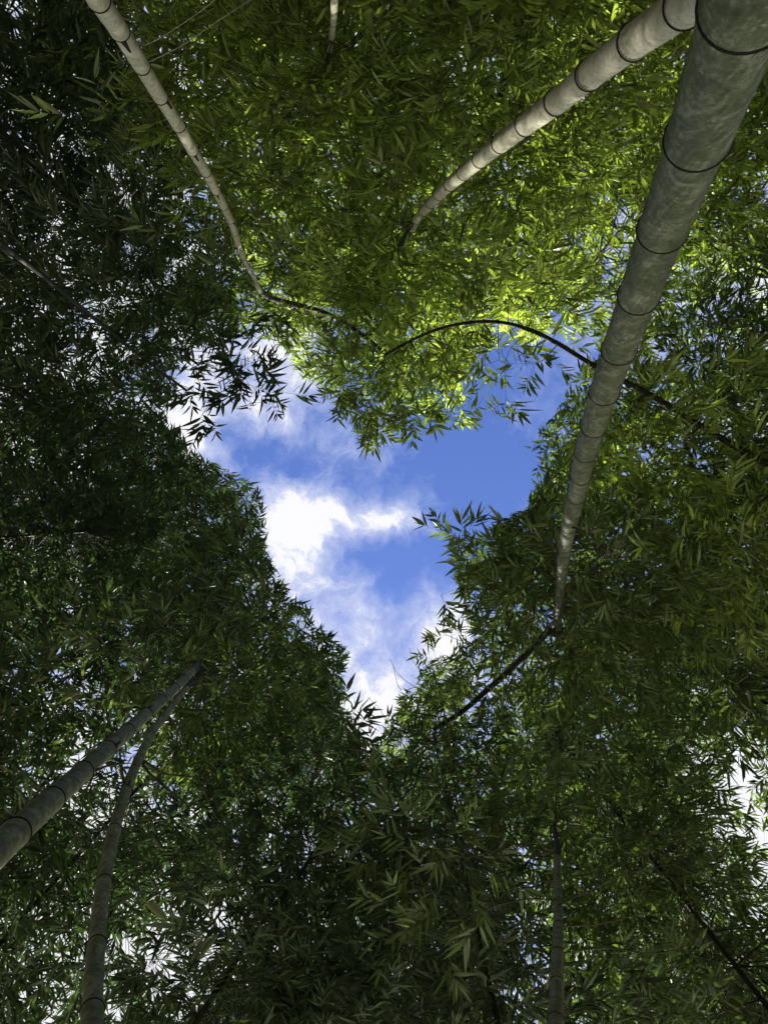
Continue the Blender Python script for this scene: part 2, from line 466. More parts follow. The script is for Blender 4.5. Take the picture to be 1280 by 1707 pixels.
# ------------------------------------------------------------------ where the canopy is (optical depth, height)
CTRL = np.array([
    (0, -100, 2.6, 7), (300, -100, 3, 6), (640, -100, 4.2, 5.2), (1000, -100, 4.2, 5), (1350, -100, 3, 5),
    (-120, 100, 3, 7), (50, 90, 3.0, 6.5), (130, 170, 2.2, 9), (240, 100, 3.2, 6.5), (350, 100, 4, 6), (520, 100, 3.8, 5.6), (700, 100, 4.5, 5.5), (850, 100, 4.2, 5.5), (1000, 100, 4, 5.2), (1250, 130, 3.2, 5), (1400, 150, 3, 5),
    (-120, 300, 2.4, 8), (60, 290, 2.2, 8), (170, 280, 2.2, 7.5), (280, 300, 2.4, 7), (400, 240, 3.8, 6.4), (400, 300, 3.4, 6.6), (560, 300, 4, 6.4), (700, 300, 4.5, 6), (850, 300, 4.2, 5.6), (1000, 300, 4.2, 6), (1220, 300, 3.4, 7), (1400, 300, 3, 7), (230, 190, 2.6, 6.8), (310, 180, 3.2, 6.5), (1120, 180, 4, 6),
    (-120, 430, 1.8, 8), (20, 400, 1.8, 7), (70, 440, 2.1, 8), (200, 430, 2.0, 9), (310, 420, 2.2, 9), (400, 470, 2.6, 8), (500, 440, 4.4, 7), (440, 350, 3.8, 7), (460, 500, 4.6, 8), (420, 535, 4.4, 8.5), (570, 470, 4.4, 7.4), (650, 410, 4.8, 6.8), (680, 480, 4.8, 7.2), (800, 430, 3.2, 6.5), (980, 400, 4.4, 7.2), (900, 430, 4.4, 7), (800, 490, 4, 7.4), (1180, 400, 3.2, 7.5), (1080, 450, 2.6, 7.8), (1200, 460, 2.2, 8), (1400, 430, 2, 7.5),
    (-120, 550, 1.8, 9), (60, 550, 2.5, 9), (170, 560, 2.1, 9), (280, 520, 2.4, 9), (340, 540, 3, 9), (400, 530, 3.4, 9), (450, 500, 3.6, 8.5), (550, 540, 3.2, 8), (700, 550, 3.2, 8), (860, 480, 3.2, 7.6), (850, 530, 2.6, 7.8), (940, 470, 3.4, 8), (950, 535, .5, 8), (1090, 530, 1.2, 9), (1220, 560, 1.9, 8), (1400, 560, 2, 8),
    (60, 660, 1.9, 9), (200, 650, 1.9, 9), (265, 640, 2.2, 10), (620, 630, 4.2, 8.5), (700, 640, 4.0, 8.5), (610, 700, 4.0, 8.6), (650, 680, 4, 8.6), (740, 660, 3.6, 8.6), (960, 660, 2.8, 9), (1060, 650, 3.6, 6.4), (1130, 690, 3.6, 6.4), (1220, 640, 2.0, 6.8), (1400, 650, 2, 8),
    (-120, 780, 3, 10), (50, 780, 3, 10), (180, 780, 3.0, 11), (300, 790, 3.6, 11), (930, 780, 2.8, 9), (1080, 780, 3.4, 7), (1230, 780, 3.2, 6.5), (1400, 780, 3, 6),
    (-120, 900, 3, 9), (60, 900, 3.2, 9), (200, 900, 4.2, 11), (380, 900, 4.2, 10), (820, 920, 2.4, 9), (950, 900, 3.8, 7.5), (1100, 900, 4.2, 6), (1240, 900, 4.2, 6.2), (1400, 900, 4, 6.2),
    (-120, 1030, 3.4, 7), (60, 1030, 3.6, 7), (200, 1030, 3.6, 9), (400, 1030, 3.8, 9), (480, 1020, 2.8, 9), (810, 1030, 2.8, 9), (950, 1030, 4.2, 7), (1150, 1030, 4.2, 6.6), (1400, 1030, 4, 6.5),
    (-120, 1150, 3, 6.5), (60, 1150, 3.4, 6.5), (190, 1150, 2.7, 7), (350, 1150, 4.2, 8), (480, 1150, 4.6, 8), (550, 1150, 3.4, 9), (740, 1160, 2.2, 9), (850, 1150, 3.2, 8.5), (1000, 1150, 4.2, 8), (1200, 1150, 3.6, 8), (1400, 1150, 3.5, 8),
    (-120, 1280, 3, 6), (60, 1280, 3.1, 6), (260, 1270, 1.9, 8), (400, 1280, 3.4, 9), (560, 1280, 3.8, 9), (640, 1260, 3.4, 9), (700, 1250, 2.0, 9), (780, 1250, 2.2, 9), (900, 1280, 3.6, 9), (1100, 1280, 3.8, 9), (1220, 1300, .7, 9), (1400, 1280, 1.7, 9),
    (-120, 1420, 2, 6.5), (100, 1420, 2.4, 6.5), (280, 1420, 2.6, 7), (450, 1420, 3.0, 7), (650, 1420, 4, 6.5), (850, 1420, 3.6, 8), (1050, 1420, 2.9, 8), (1170, 1400, 2.2, 8), (1245, 1400, .5, 9), (1400, 1420, 1.2, 9),
    (-120, 1560, 1.6, 6), (60, 1560, 1.5, 6.5), (250, 1560, 2.2, 6.5), (400, 1560, 2.8, 6), (600, 1560, 4.2, 6), (850, 1560, 3.2, 7), (1000, 1560, 2.2, 8), (1120, 1560, 2.3, 8), (1240, 1520, 1.8, 7), (1400, 1560, 2, 7),
    (-120, 1690, 1.7, 6), (60, 1690, 1.7, 6), (250, 1690, 2.1, 6), (450, 1690, 4.6, 6), (650, 1690, 5.2, 6.2), (850, 1690, 3.8, 6.2), (970, 1680, 1.9, 6.5), (1130, 1690, 4.6, 6), (1270, 1690, 3.4, 6.5), (1400, 1690, 3, 6),
    (0, 1830, 2, 6), (300, 1830, 3.4, 5.5), (200, 2050, 3.6, 5.5), (640, 2050, 4.4, 5), (1100, 2050, 4.4, 5), (640, 1830, 4.5, 5), (960, 1830, 3, 5.5), (1300, 1830, 3, 5.5),
], float)

def field(px, py):
    d2 = (px[:, None] - CTRL[None, :, 0]) ** 2 + (py[:, None] - CTRL[None, :, 1]) ** 2
    w = np.exp(-d2 / (2 * 52.0 ** 2)) + 1e-7 / (d2 + 100)
    w /= w.sum(1)[:, None]
    return w @ CTRL[:, 2], w @ CTRL[:, 3]

# outline of the opening in the canopy (the heart)
GAP = np.array([(284, 700), (293, 722), (320, 760), (369, 788), (424, 810), (438, 848), (435, 903), (449, 952), (473, 979), (509, 1001), (517, 1045), (555, 1061), (574, 1089), (561, 1143),
                (586, 1178), (590, 1222), (621, 1246), (648, 1228), (654, 1165), (692, 1142), (716, 1104), (762, 1100), (763, 1045), (744, 1012), (775, 980), (752, 941), (756, 892), (829, 877),
                (885, 852), (900, 804), (884, 763), (886, 730), (926, 706), (956, 650), (976, 606), (940, 580), (889, 566), (840, 570), (774, 598), (770, 650), (769, 684), (745, 712), (697, 684), (657, 692),
                (637, 744), (599, 730), (550, 650), (495, 618), (479, 575), (440, 553), (380, 560), (325, 575), (292, 610), (288, 660)], float)

def inside(px, py, poly):
    res = np.zeros(len(px), bool)
    x1, y1 = poly[:, 0], poly[:, 1]
    x2, y2 = np.roll(x1, -1), np.roll(y1, -1)
    for a, b_, c_, d_ in zip(x1, y1, x2, y2):
        cond = ((b_ > py) != (d_ > py))
        xin = (c_ - a) * (py - b_) / ((d_ - b_) if d_ != b_ else 1e-9) + a
        res ^= cond & (px < xin)
    return res

def dist_poly(px, py, poly):
    best = np.full(len(px), 1e9)
    q = np.roll(poly, -1, axis=0)
    for a, b_ in zip(poly, q):
        ab = b_ - a
        s = np.clip(((px - a[0]) * ab[0] + (py - a[1]) * ab[1]) / (ab @ ab), 0, 1)
        best = np.minimum(best, np.hypot(px - a[0] - s * ab[0], py - a[1] - s * ab[1]))
    return best

def proj(X):
    z = X[:, 2] - CAM_H
    return CX - X[:, 0] / z * F, CY - X[:, 1] / z * F, z

# ------------------------------------------------------------------ branches
# roots: every node of every plant above its first branch
RT, RP = [], []
for pi, P in enumerate(PLANTS):
    for q in range(len(P['pts'])):
        if P['pts'][q][2] - CAM_H > P['start']:
            RT.append(P['pts'][q]); RP.append(pi)
    # plus points in between on the arching tip
    tp = catmull(P['pts'][P['nlow'] + P['nn'] - 1:], 3)
    for x in tp:
        RT.append(x); RP.append(pi)
RT = np.array(RT); RP = np.array(RP)

LEAF_L = 0.235
PROJ_AREA = LEAF_L * LEAF_L * 0.150 * 0.66 * 0.72    # mean projected area of one leaf
LPS = 9           # leaves on one spray
SPB = 11          # sprays on one branch
XMIN, XMAX, YMIN, YMAX = -300, 1580, -200, 1960
NC = 330000
cx = rng.uniform(XMIN, XMAX, NC); cy = rng.uniform(YMIN, YMAX, NC)
tau, z0 = field(cx, cy)
zz = z0 * (1 + 0.55 * rng.random(NC) ** 1.3)
upper = rng.random(NC) < .5                       # half of the trial spots belong to the sunlit layer high above
tau = np.where(upper, 2.0 * np.clip(1.25 * (tau - 1.2), 0, 3.6), 2.0 * (tau * 1.08 + .80))
thin = np.ones(NC)
for (tx, ty, tr_, am) in ((1200, 360, 110, .9), (1000, 410, 80, .9), (630, 650, 90, .9), (250, 1210, 80, 1), (1010, 1510, 110, 1), (490, 450, 70, .8), (380, 560, 80, .8), (780, 1080, 60, .8), (470, 1010, 40, .7), (600, 520, 140, .7)):
    thin -= am * np.exp(-((cx - tx) ** 2 + (cy - ty) ** 2) / (2 * tr_ ** 2))
thin = np.clip(thin, 0, 1)
tau = np.where(upper, tau * (.25 + .75 * thin), tau)
zz = np.where(upper, z0 * (1.6 + .75 * rng.random(NC)), zz)
scl = np.where(upper, 1.35, 1.0)
dens_leaves = tau / (PROJ_AREA * scl ** 2 * F * F / zz ** 2)         # leaves per square pixel
ins = inside(cx, cy, GAP); dd = dist_poly(cx, cy, GAP)
dens_leaves[ins & (dd > 4)] = 0
NB_want = dens_leaves.mean() * (XMAX - XMIN) * (YMAX - YMIN) / (LPS * SPB)
pr = dens_leaves / dens_leaves.sum()
sel = rng.choice(NC, int(NB_want), replace=False, p=pr)
print('branches', len(sel), 'leaves', len(sel) * LPS * SPB)
T = np.stack([-(cx[sel] - CX) / F * zz[sel], -(cy[sel] - CY) / F * zz[sel], zz[sel] + CAM_H], 1)

BR = []       # branches: dict(plant, path, rad)
def bez(a, c_, b_, n):
    s = np.linspace(0, 1, n)[:, None]
    return a * (1 - s) ** 2 + 2 * c_ * s * (1 - s) + b_ * s ** 2

bplant = np.zeros(len(T), int)
for i, tpos in enumerate(T):
    dv_ = RT - tpos
    dist = np.linalg.norm(dv_ * np.array([1, 1, .8]) + np.array([0, 0, .5]), axis=1)
    cost = dist * (1 + .25 * rng.random(len(RT)))
    order = np.argsort(cost)[:6]
    best = None
    for q in order:
        R = RT[q]; L = np.linalg.norm(tpos - R)
        ctrl = R * .45 + tpos * .55 + np.array([0, 0, .16 * L])
        path = bez(R, ctrl, tpos, 9)
        px_, py_, z_ = proj(path)
        if (inside(px_, py_, GAP) & (dist_poly(px_, py_, GAP) > 14)).any() and q != order[-1]:
            continue
        best = (q, path, L); break
    if best is None:
        q = order[0]; L = np.linalg.norm(tpos - RT[q])
        best = (q, bez(RT[q], (RT[q] + tpos) / 2, tpos, 9), L)
    q, path, L = best
    bplant[i] = RP[q]
    keep_tube = not (inside(*proj(path)[:2], GAP) & (dist_poly(*proj(path)[:2], GAP) > 14)).any()
    BR.append(dict(p=int(RP[q]), path=path, L=L, tube=keep_tube, free=False, n=SPB, scale=float(scl[sel[i]])))

# branches seen singly: (plant index, [(px,py,z)...], sprays, pale, leaf scale)
def own(pi, pts, n, pale=False, spread=.35, r0=.006, scale=1.0, frm=.3, free=True):
    path = catmull([W(*p) for p in pts], 4)
    BR.append(dict(p=pi, path=path, L=float(np.linalg.norm(path[-1] - path[0])), tube=True, free=free, n=n, scale=scale, pale=pale, spread=spread, r0=r0, frm=frm, own=True))
own(7, [(232, 590, 9.2), (300, 585, 8.9), (370, 590, 8.6), (440, 610, 8.4)], 16, spread=.35)
own(7, [(232, 590, 9.2), (290, 610, 8.8), (370, 630, 8.4), (450, 650, 8.2)], 18, spread=.34)
own(7, [(210, 575, 9.2), (280, 630, 8.6), (320, 650, 8.3), (350, 675, 8.0)], 12, spread=.3)
own(7, [(232, 590, 9.2), (330, 600, 8.8), (400, 620, 8.5), (420, 655, 8.2)], 14, spread=.3)
own(9, [(880, 549, 7.9), (846, 590, 7.7), (842, 640, 7.5), (843, 672, 7.4)], 3, spread=.10, frm=.6, r0=.003)
own(9, [(900, 556, 7.8), (880, 580, 7.7), (862, 598, 7.6), (880, 604, 7.5)], 4, spread=.16, frm=.5, r0=.003)
own(9, [(830, 537, 8.25), (830, 570, 8.1), (832, 600, 8.0)], 7, spread=.22)
own(9, [(780, 538, 8.5), (800, 570, 8.3), (806, 592, 8.2)], 7, spread=.25)
own(9, [(930, 573, 7.5), (905, 600, 7.4), (890, 606, 7.3)], 5, spread=.2)
own(9, [(684, 568, 8.85), (650, 640, 8.7), (640, 700, 8.6), (640, 700, 8.5)], 10, spread=.22, frm=.3)
own(9, [(684, 568, 8.85), (620, 620, 8.7), (600, 660, 8.6), (608, 705, 8.5)], 14, spread=.25, frm=.2)
own(9, [(643, 591, 8.9), (600, 610, 8.7), (570, 630, 8.6), (565, 655, 8.5)], 10, spread=.25, frm=.2)
own(9, [(684, 568, 8.85), (690, 620, 8.7), (700, 650, 8.6), (690, 675, 8.5)], 14, spread=.25, frm=.2)
own(9, [(730, 549, 8.7), (740, 590, 8.6), (750, 630, 8.5), (742, 665, 8.4)], 14, spread=.25, frm=.2)
own(9, [(684, 568, 8.85), (720, 630, 8.7), (752, 680, 8.6), (760, 705, 8.5)], 8, spread=.18)
own(2, [(934, 973, 7.45), (850, 930, 8.2), (790, 905, 8.8), (765, 898, 9)], 12, spread=.28)
own(2, [(934, 973, 7.45), (850, 960, 8.4), (780, 975, 9), (735, 992, 9.2)], 2, spread=.08, frm=.93, r0=.003)
own(2, [(938, 939, 6.73), (905, 880, 7.6), (870, 880, 8.2), (850, 882, 8.6)], 6, spread=.2)
own(2, [(870, 1097, 10.2), (800, 1080, 10.3), (752, 1062, 10.2), (730, 1050, 10)], 7, spread=.22)
own(2, [(812, 1150, 10.9), (760, 1120, 10.8), (725, 1100, 10.6)], 8, spread=.25)
own(2, [(770, 1186, 11.3), (700, 1150, 11), (665, 1125, 10.8), (650, 1098, 10.7)], 0, r0=.006)
own(2, [(770, 1186, 11.3), (706, 1146, 11), (668, 1150, 10.8), (655, 1108, 10.7), (648, 1100, 10.7)], 0, r0=.006)
own(2, [(770, 1186, 11.3), (715, 1130, 11), (690, 1105, 10.8), (682, 1080, 10.7)], 0, r0=.006)
own(2, [(725, 1214, 11.6), (650, 1200, 11.4), (632, 1180, 11.2), (613, 1162, 11)], 0, r0=.006)
own(4, [(338, 1116, 9.2), (450, 1080, 9.6), (500, 1075, 9.8), (530, 1080, 9.9)], 9, spread=.2)
own(8, [(540, 1395, 8.2), (560, 1300, 8), (570, 1220, 8.6), (574, 1190, 8.8)], 7, spread=.25)
own(8, [(540, 1395, 8.2), (590, 1310, 8), (618, 1260, 8.4), (620, 1262, 8.6)], 7, spread=.25)
own(1, [(730, 324, 6.2), (765, 362, 6.1), (800, 392, 6.0), (829, 414, 5.9)], 3, pale=True, frm=.8, r0=.0055, spread=.2, free=False)
own(1, [(716, 342, 6.6), (738, 382, 6.5), (762, 420, 6.4), (800, 462, 6.3)], 3, pale=True, frm=.7, r0=.005, spread=.2, free=False)
own(1, [(708, 352, 7.0), (700, 372, 6.9), (696, 392, 6.8)], 1, pale=True, r0=.007, free=False)
own(1, [(713, 333, 6.6), (690, 344, 6.5), (676, 362, 6.4), (675, 386, 6.3)], 1, pale=True, r0=.006, free=False)
own(1, [(720, 330, 6.6), (690, 314, 6.4), (655, 298, 6.2)], 1, pale=True, r0=.005, free=False)
own(0, [(212, 84, 4.0), (262, 66, 3.9), (330, 22, 3.8), (370, -10, 3.7)], 1, pale=True, r0=.0035, frm=.95, free=False)
own(0, [(236, 109, 4.05), (300, 78, 4.0), (350, 44, 3.9), (430, -8, 3.8)], 1, pale=True, r0=.003, frm=.95, free=False)
own(0, [(299, 210, 4.93), (250, 196, 5), (190, 190, 5.1), (150, 192, 5.2)], 2, r0=.003, frm=.7, spread=.2, free=False)
own(0, [(385, 367, 7.0), (350, 380, 6.9), (310, 384, 6.8), (270, 392, 6.7)], 2, pale=True, r0=.005, frm=.7, spread=.2, free=False)
own(4, [(231, 1264, 4.8), (255, 1278, 4.75), (275, 1290, 4.7), (330, 1296, 4.6)], 4, r0=.012, frm=.6, free=False)
own(4, [(231, 1264, 4.8), (252, 1292, 4.7), (275, 1312, 4.6), (310, 1340, 4.5)], 4, r0=.012, frm=.6, free=False)
own(4, [(209, 1318, 4.3), (203, 1280, 4.4), (200, 1256, 4.5), (196, 1232, 4.6)], 1, r0=.010, frm=.9, free=False)
own(4, [(208, 1310, 4.3), (140, 1311, 4.3), (70, 1312, 4.3), (-20, 1313, 4.3)], 1, r0=.004, frm=.95, free=False)
own(3, [(138, 1287, 2.95), (160, 1284, 3.0), (182, 1276, 3.1), (214, 1272, 3.2)], 1, r0=.009, frm=.95, free=False)
own(2, [(948, 877, 5.5), (962, 882, 5.35), (985, 894, 5.2), (1003, 910, 5.1)], 5, r0=.009, frm=.4, spread=.2, scale=.85, free=False)
own(2, [(989, 709, 3.67), (1003, 716, 3.7), (1012, 722, 3.75)], 0, r0=.006)
own(0, [(344, 287, 5.78), (330, 296, 5.75), (318, 312, 5.7)], 0, r0=.006)
own(0, [(361, 318, 6.2), (378, 310, 6.2), (400, 306, 6.3), (440, 310, 6.5)], 3, r0=.005, frm=.7, spread=.25, free=False)
own(0, [(392, 387, 7.35), (420, 395, 7.4), (460, 420, 7.5)], 5, r0=.005, frm=.5, spread=.25, free=False)
own(0, [(406, 430, 8.15), (385, 440, 8.1), (350, 460, 8.0)], 5, r0=.005, frm=.5, spread=.25, free=False)
own(0, [(423, 462, 8.85), (445, 466, 8.8), (490, 470, 8.7)], 6, r0=.005, frm=.4, spread=.25, free=False)
own(5, [(929, 1510, 4.9), (990, 1480, 4.8), (1050, 1455, 4.7), (1120, 1440, 4.6)], 8, r0=.006, frm=.3, free=False, scale=.7, spread=.4)
own(5, [(930, 1545, 4.65), (1000, 1540, 4.6), (1080, 1520, 4.5), (1180, 1500, 4.4)], 10, r0=.006, frm=.3, free=False, scale=.7, spread=.4)
own(5, [(929, 1590, 4.3), (1010, 1580, 4.3), (1090, 1590, 4.2), (1170, 1570, 4.2)], 10, r0=.006, frm=.3, free=False, scale=.7, spread=.4)
own(5, [(930, 1500, 5.0), (870, 1500, 4.9), (800, 1520, 4.8), (740, 1560, 4.7)], 8, r0=.006, frm=.3, free=False, spread=.5)

# ------------------------------------------------------------------ sprays and leaves
S_pos, S_dir, S_br, S_sc, S_free = [], [], [], [], []
for bi, b_ in enumerate(BR):
    n = b_['n']
    if n == 0: continue
    path = b_['path']; m = len(path)
    frm = b_.get('frm', .45)
    spread = b_.get('spread', .42)
    s = frm + (1 - frm) * rng.random(n) ** .8
    s[0] = 1
    idx = s * (m - 1); i0 = np.minimum(idx.astype(int), m - 2); fr = (idx - i0)[:, None]
    base = path[i0] * (1 - fr) + path[i0 + 1] * fr
    tg = path[i0 + 1] - path[i0]; tg /= np.linalg.norm(tg, axis=1)[:, None]
    side = rng.normal(size=(n, 3)) * np.array([1, 1, .45]); side[:, 2] -= .15
    d = tg * .55 + side * .75; d[:, 2] = np.minimum(d[:, 2], .4)
    d /= np.linalg.norm(d, axis=1)[:, None]
    base = base + d * (rng.random(n) ** .7 * spread)[:, None] * (1 if not b_.get('own') else .7)
    S_pos.append(base); S_dir.append(d); S_br.append(np.full(n, bi)); S_sc.append(np.full(n, b_['scale'] * rng.uniform(.78, 1.15)) * rng.uniform(.85, 1.12, n)); S_free.append(np.full(n, b_['free']))
S_pos = np.vstack(S_pos); S_dir = np.vstack(S_dir); S_br = np.concatenate(S_br); S_sc = np.concatenate(S_sc); S_free = np.concatenate(S_free)
NS = len(S_pos)
# keep sprays out of the opening
px_, py_, z_ = proj(S_pos + S_dir * .1)
bad = inside(px_, py_, GAP) & (dist_poly(px_, py_, GAP) > 2) & ~S_free
S_pos, S_dir, S_br, S_sc, S_free = (a[~bad] for a in (S_pos, S_dir, S_br, S_sc, S_free))
sx_, sy_, sz_ = proj(S_pos)
okS = np.ones(len(S_pos), bool)
for P in PLANTS:
    if P['key'] not in 'ABC': continue
    ppx, ppy, ppz = proj(P['pts'][P['nlow']:P['nlow'] + P['nn']])
    for i in range(len(ppx) - 1):
        a = np.array([ppx[i], ppy[i]]); ab = np.array([ppx[i + 1], ppy[i + 1]]) - a
        s = np.clip(((sx_ - a[0]) * ab[0] + (sy_ - a[1]) * ab[1]) / (ab @ ab + 1e-9), 0, 1)
        dd = np.hypot(sx_ - a[0] - s * ab[0], sy_ - a[1] - s * ab[1])
        zc_ = ppz[i] * (1 - s) + ppz[i + 1] * s
        okS &= ~((dd < P['D'] / 2 / zc_ * F + 16) & (sz_ < zc_ + .15))
okS |= S_free
S_pos, S_dir, S_br, S_sc, S_free = (a[okS] for a in (S_pos, S_dir, S_br, S_sc, S_free))
NS = len(S_pos)
up = np.array([0, 0, 1.0])
tw_len = (0.16 + 0.16 * rng.random(NS)) * S_sc
# twig: base -> mid -> end with droop
def twig_at(s):
    s = np.asarray(s)
    p = S_pos[:, None, :] + S_dir[:, None, :] * (tw_len[:, None] * s)[..., None]
    p[..., 2] -= (tw_len[:, None] * s) ** 2 * 1.1
    return p
k = np.arange(LPS)
s_leaf = np.where(k < LPS - 3, .25 + .75 * k / (LPS - 3), 1.0)[None, :] + rng.uniform(-.06, .06, (NS, LPS))
s_leaf = np.clip(s_leaf, .1, 1.0)
Lp = twig_at(s_leaf)
hor = S_dir.copy(); hor[:, 2] -= tw_len * 1.6
hor /= np.linalg.norm(hor, axis=1)[:, None]
sd_ = np.cross(hor, up); sd_ /= np.linalg.norm(sd_, axis=1)[:, None] + 1e-9
nn_ = np.cross(sd_, hor)
sgn = np.where(k % 2 == 0, 1, -1)[None, :] * np.ones((NS, 1))
ang = sgn * rng.uniform(.35, 1.15, (NS, LPS))
ang[:, -1] = rng.uniform(-.15, .15, NS)
ang[:, -2] = rng.uniform(.3, .7, NS); ang[:, -3] = -rng.uniform(.3, .7, NS)
drp = rng.uniform(-.15, .75, (NS, LPS))
Ld = np.cos(ang)[..., None] * hor[:, None, :] + np.sin(ang)[..., None] * sd_[:, None, :]
Ld[..., 2] -= drp * .75
Ld /= np.linalg.norm(Ld, axis=2)[..., None]
Ln = nn_[:, None, :] + rng.normal(size=(NS, LPS, 3)) * .48
Ln -= (Ln * Ld).sum(2)[..., None] * Ld
Ln /= np.linalg.norm(Ln, axis=2)[..., None]
Ll = LEAF_L * (0.62 + .55 * rng.random((NS, LPS))) * S_sc[:, None]
Lw = Ll * rng.uniform(.125, .18, (NS, LPS))
Lbr = np.repeat(S_br, LPS); Lsp = np.repeat(np.arange(NS), LPS); Lfree = np.repeat(S_free, LPS)
Lp = Lp.reshape(-1, 3); Ld = Ld.reshape(-1, 3); Ln = Ln.reshape(-1, 3); Ll = Ll.ravel(); Lw = Lw.ravel()
okm = rng.random(len(Lp)) > .08
tipx, tipy, tipz = proj(Lp + Ld * Ll[:, None] * .8)
okm &= ~(inside(tipx, tipy, GAP) & (dist_poly(tipx, tipy, GAP) > 11) & ~Lfree)
mx, my, mz = proj(Lp + Ld * Ll[:, None] * .5)
okm &= (mz > 5.0)
# foliage does not hang in front of the bare lengths of the stems
for P in PLANTS:
    if not P['clear'] and P['key'] != 'J': continue
    pp = P['pts'][P['nlow']:]
    ppx, ppy, ppz = proj(pp)
    rr = P['rad'][P['nlow']:]
    last = P['nn'] - 1
    for i in range(0 if P['clear'] else last - 1, min(last + 6, len(ppx) - 1) if P['key'] in 'ACJ' else last):
        kp = P['keep'] * .6 if i < last else {'A': .45, 'C': .25, 'J': .15}.get(P['key'], 1)
        a = np.array([ppx[i], ppy[i]]); ab = np.array([ppx[i + 1], ppy[i + 1]]) - a
        s = np.clip(((mx - a[0]) * ab[0] + (my - a[1]) * ab[1]) / (ab @ ab + 1e-9), 0, 1)
        dd = np.hypot(mx - a[0] - s * ab[0], my - a[1] - s * ab[1])
        zc_ = ppz[i] * (1 - s) + ppz[i + 1] * s
        lim = rr[i] / ppz[i] * F + Ll / mz * F * .48
        near = (dd < lim) & (mz < zc_ + .1)
        okm &= ~(near & (rng.random(len(mx)) > kp))
Lp, Ld, Ln, Ll, Lw, Lbr, Lsp, mx, my, mz = (a[okm] for a in (Lp, Ld, Ln, Ll, Lw, Lbr, Lsp, mx, my, mz))
print('leaves kept', len(Lp))
Lpl = np.array([b_['p'] for b_ in BR])[Lbr]
Lvar = rng.random(len(Lp))

# leaf blade: 6 points, 4 triangles, folded along the midrib and bent down (x across, y along, z normal)
LB = np.array([(0, 0, 0), (-.5, .30, .10), (.5, .30, .10), (0, .38, -.12), (-.30, .68, -.02), (.30, .68, -.02), (0, 1, -.55)])
LT = np.array([(0, 3, 1), (0, 2, 3), (1, 3, 4), (3, 2, 5), (4, 3, 6), (3, 5, 6)])
LBF = np.array([(0, 0, 0), (-.5, .38, 0), (.5, .38, 0), (0, 1, -.55)])     # far leaves: two triangles
LTF = np.array([(0, 2, 1), (1, 2, 3)])
def leaf_meshdata(p, d, n, l, w, var, far=False):
    B, T = (LBF, LTF) if far else (LB, LT)
    x = np.cross(d, n)
    curl = l * .12
    V = (p[:, None, :] + x[:, None, :] * (B[None, :, 0, None] * w[:, None, None]) + d[:, None, :] * (B[None, :, 1, None] * l[:, None, None])
         + n[:, None, :] * np.where(B[None, :, 2] < -.3, B[None, :, 2] * curl[:, None] * 1.6, B[None, :, 2] * w[:, None] * 1.3)[..., None])
    N = len(p)
    Fc = (T[None] + (np.arange(N) * len(B))[:, None, None]).reshape(-1, 3)
    return V.reshape(-1, 3), Fc, np.repeat(var, len(B))

# single leaf mesh for leaves that are objects of their own: finer blade with a stalk
def blade_mesh(name, mat, bend, wid):
    ys = [0, .05, .14, .30, .48, .66, .82, .93, 1.0]
    ws = [.02, .05, .34, .50, .47, .36, .22, .10, .0]
    V, Q = [], []
    for y, w in zip(ys, ws):
        z = -bend * y * y
        V += [(-w * wid, y, z + w * wid * .28), (0, y, z), (w * wid, y, z + w * wid * .28)]
    for i in range(len(ys) - 1):
        a = i * 3
        Q += [(a, a + 1, a + 4, a + 3), (a + 1, a + 2, a + 5, a + 4)]
    Vn = np.array(V); Qn = np.array(Q)
    # last row collapses to the tip
    V2 = list(V[:-3]) + [V[-2]]
    t_ = len(V2) - 1
    F2 = [q for q in Q[:-2]]
    a = (len(ys) - 2) * 3
    flat = [i for q in F2 for i in q] + [a, a + 1, t_, a + 1, a + 2, t_]
    tot = [4] * len(F2) + [3, 3]
    return mesh_from(name, np.array(V2), flat, tot, mat, True)
BLADES = [[blade_mesh('leaf', m, bend, wid) for bend, wid in ((.10, .150), (.18, .165), (.04, .135))] for m in LEAF]

# ring around a node, unit radius
def ring_mesh():
    prof = [(.965, -.16), (1.01, -.10), (1.045, 0.0), (1.025, .09), (.975, .13), (.94, .16)]
    n = 32; V = []; Q = []
    for r, h in prof:
        for k_ in range(n):
            a = 2 * math.pi * k_ / n
            V.append((r * math.cos(a), r * math.sin(a), h))
    for i in range(len(prof) - 1):
        for k_ in range(n):
            Q.append((i * n + k_, i * n + (k_ + 1) % n, (i + 1) * n + (k_ + 1) % n, (i + 1) * n + k_))
    return mesh_from('node_ring', V, np.array(Q).ravel(), np.full(len(Q), 4), RING, True)
RINGM = ring_mesh()
def bloom_mesh():
    n = 32; V = []; Q = []
    prof = [(.962, -.62), (.972, -.45), (.998, -.2), (1.008, -.08)]
    for r, h in prof:
        for k_ in range(n):
            a = 2 * math.pi * k_ / n
            hh = h - (.10 * math.sin(3 * a + 1) + .07 * math.sin(7 * a)) * (1 if h < -.6 else 0)
            V.append((r * math.cos(a), r * math.sin(a), hh))
    for i in range(len(prof) - 1):
        for k_ in range(n):
            Q.append((i * n + k_, i * n + (k_ + 1) % n, (i + 1) * n + (k_ + 1) % n, (i + 1) * n + k_))
    return mesh_from('bloom_band', V, np.array(Q).ravel(), np.full(len(Q), 4), BLOOM, True)

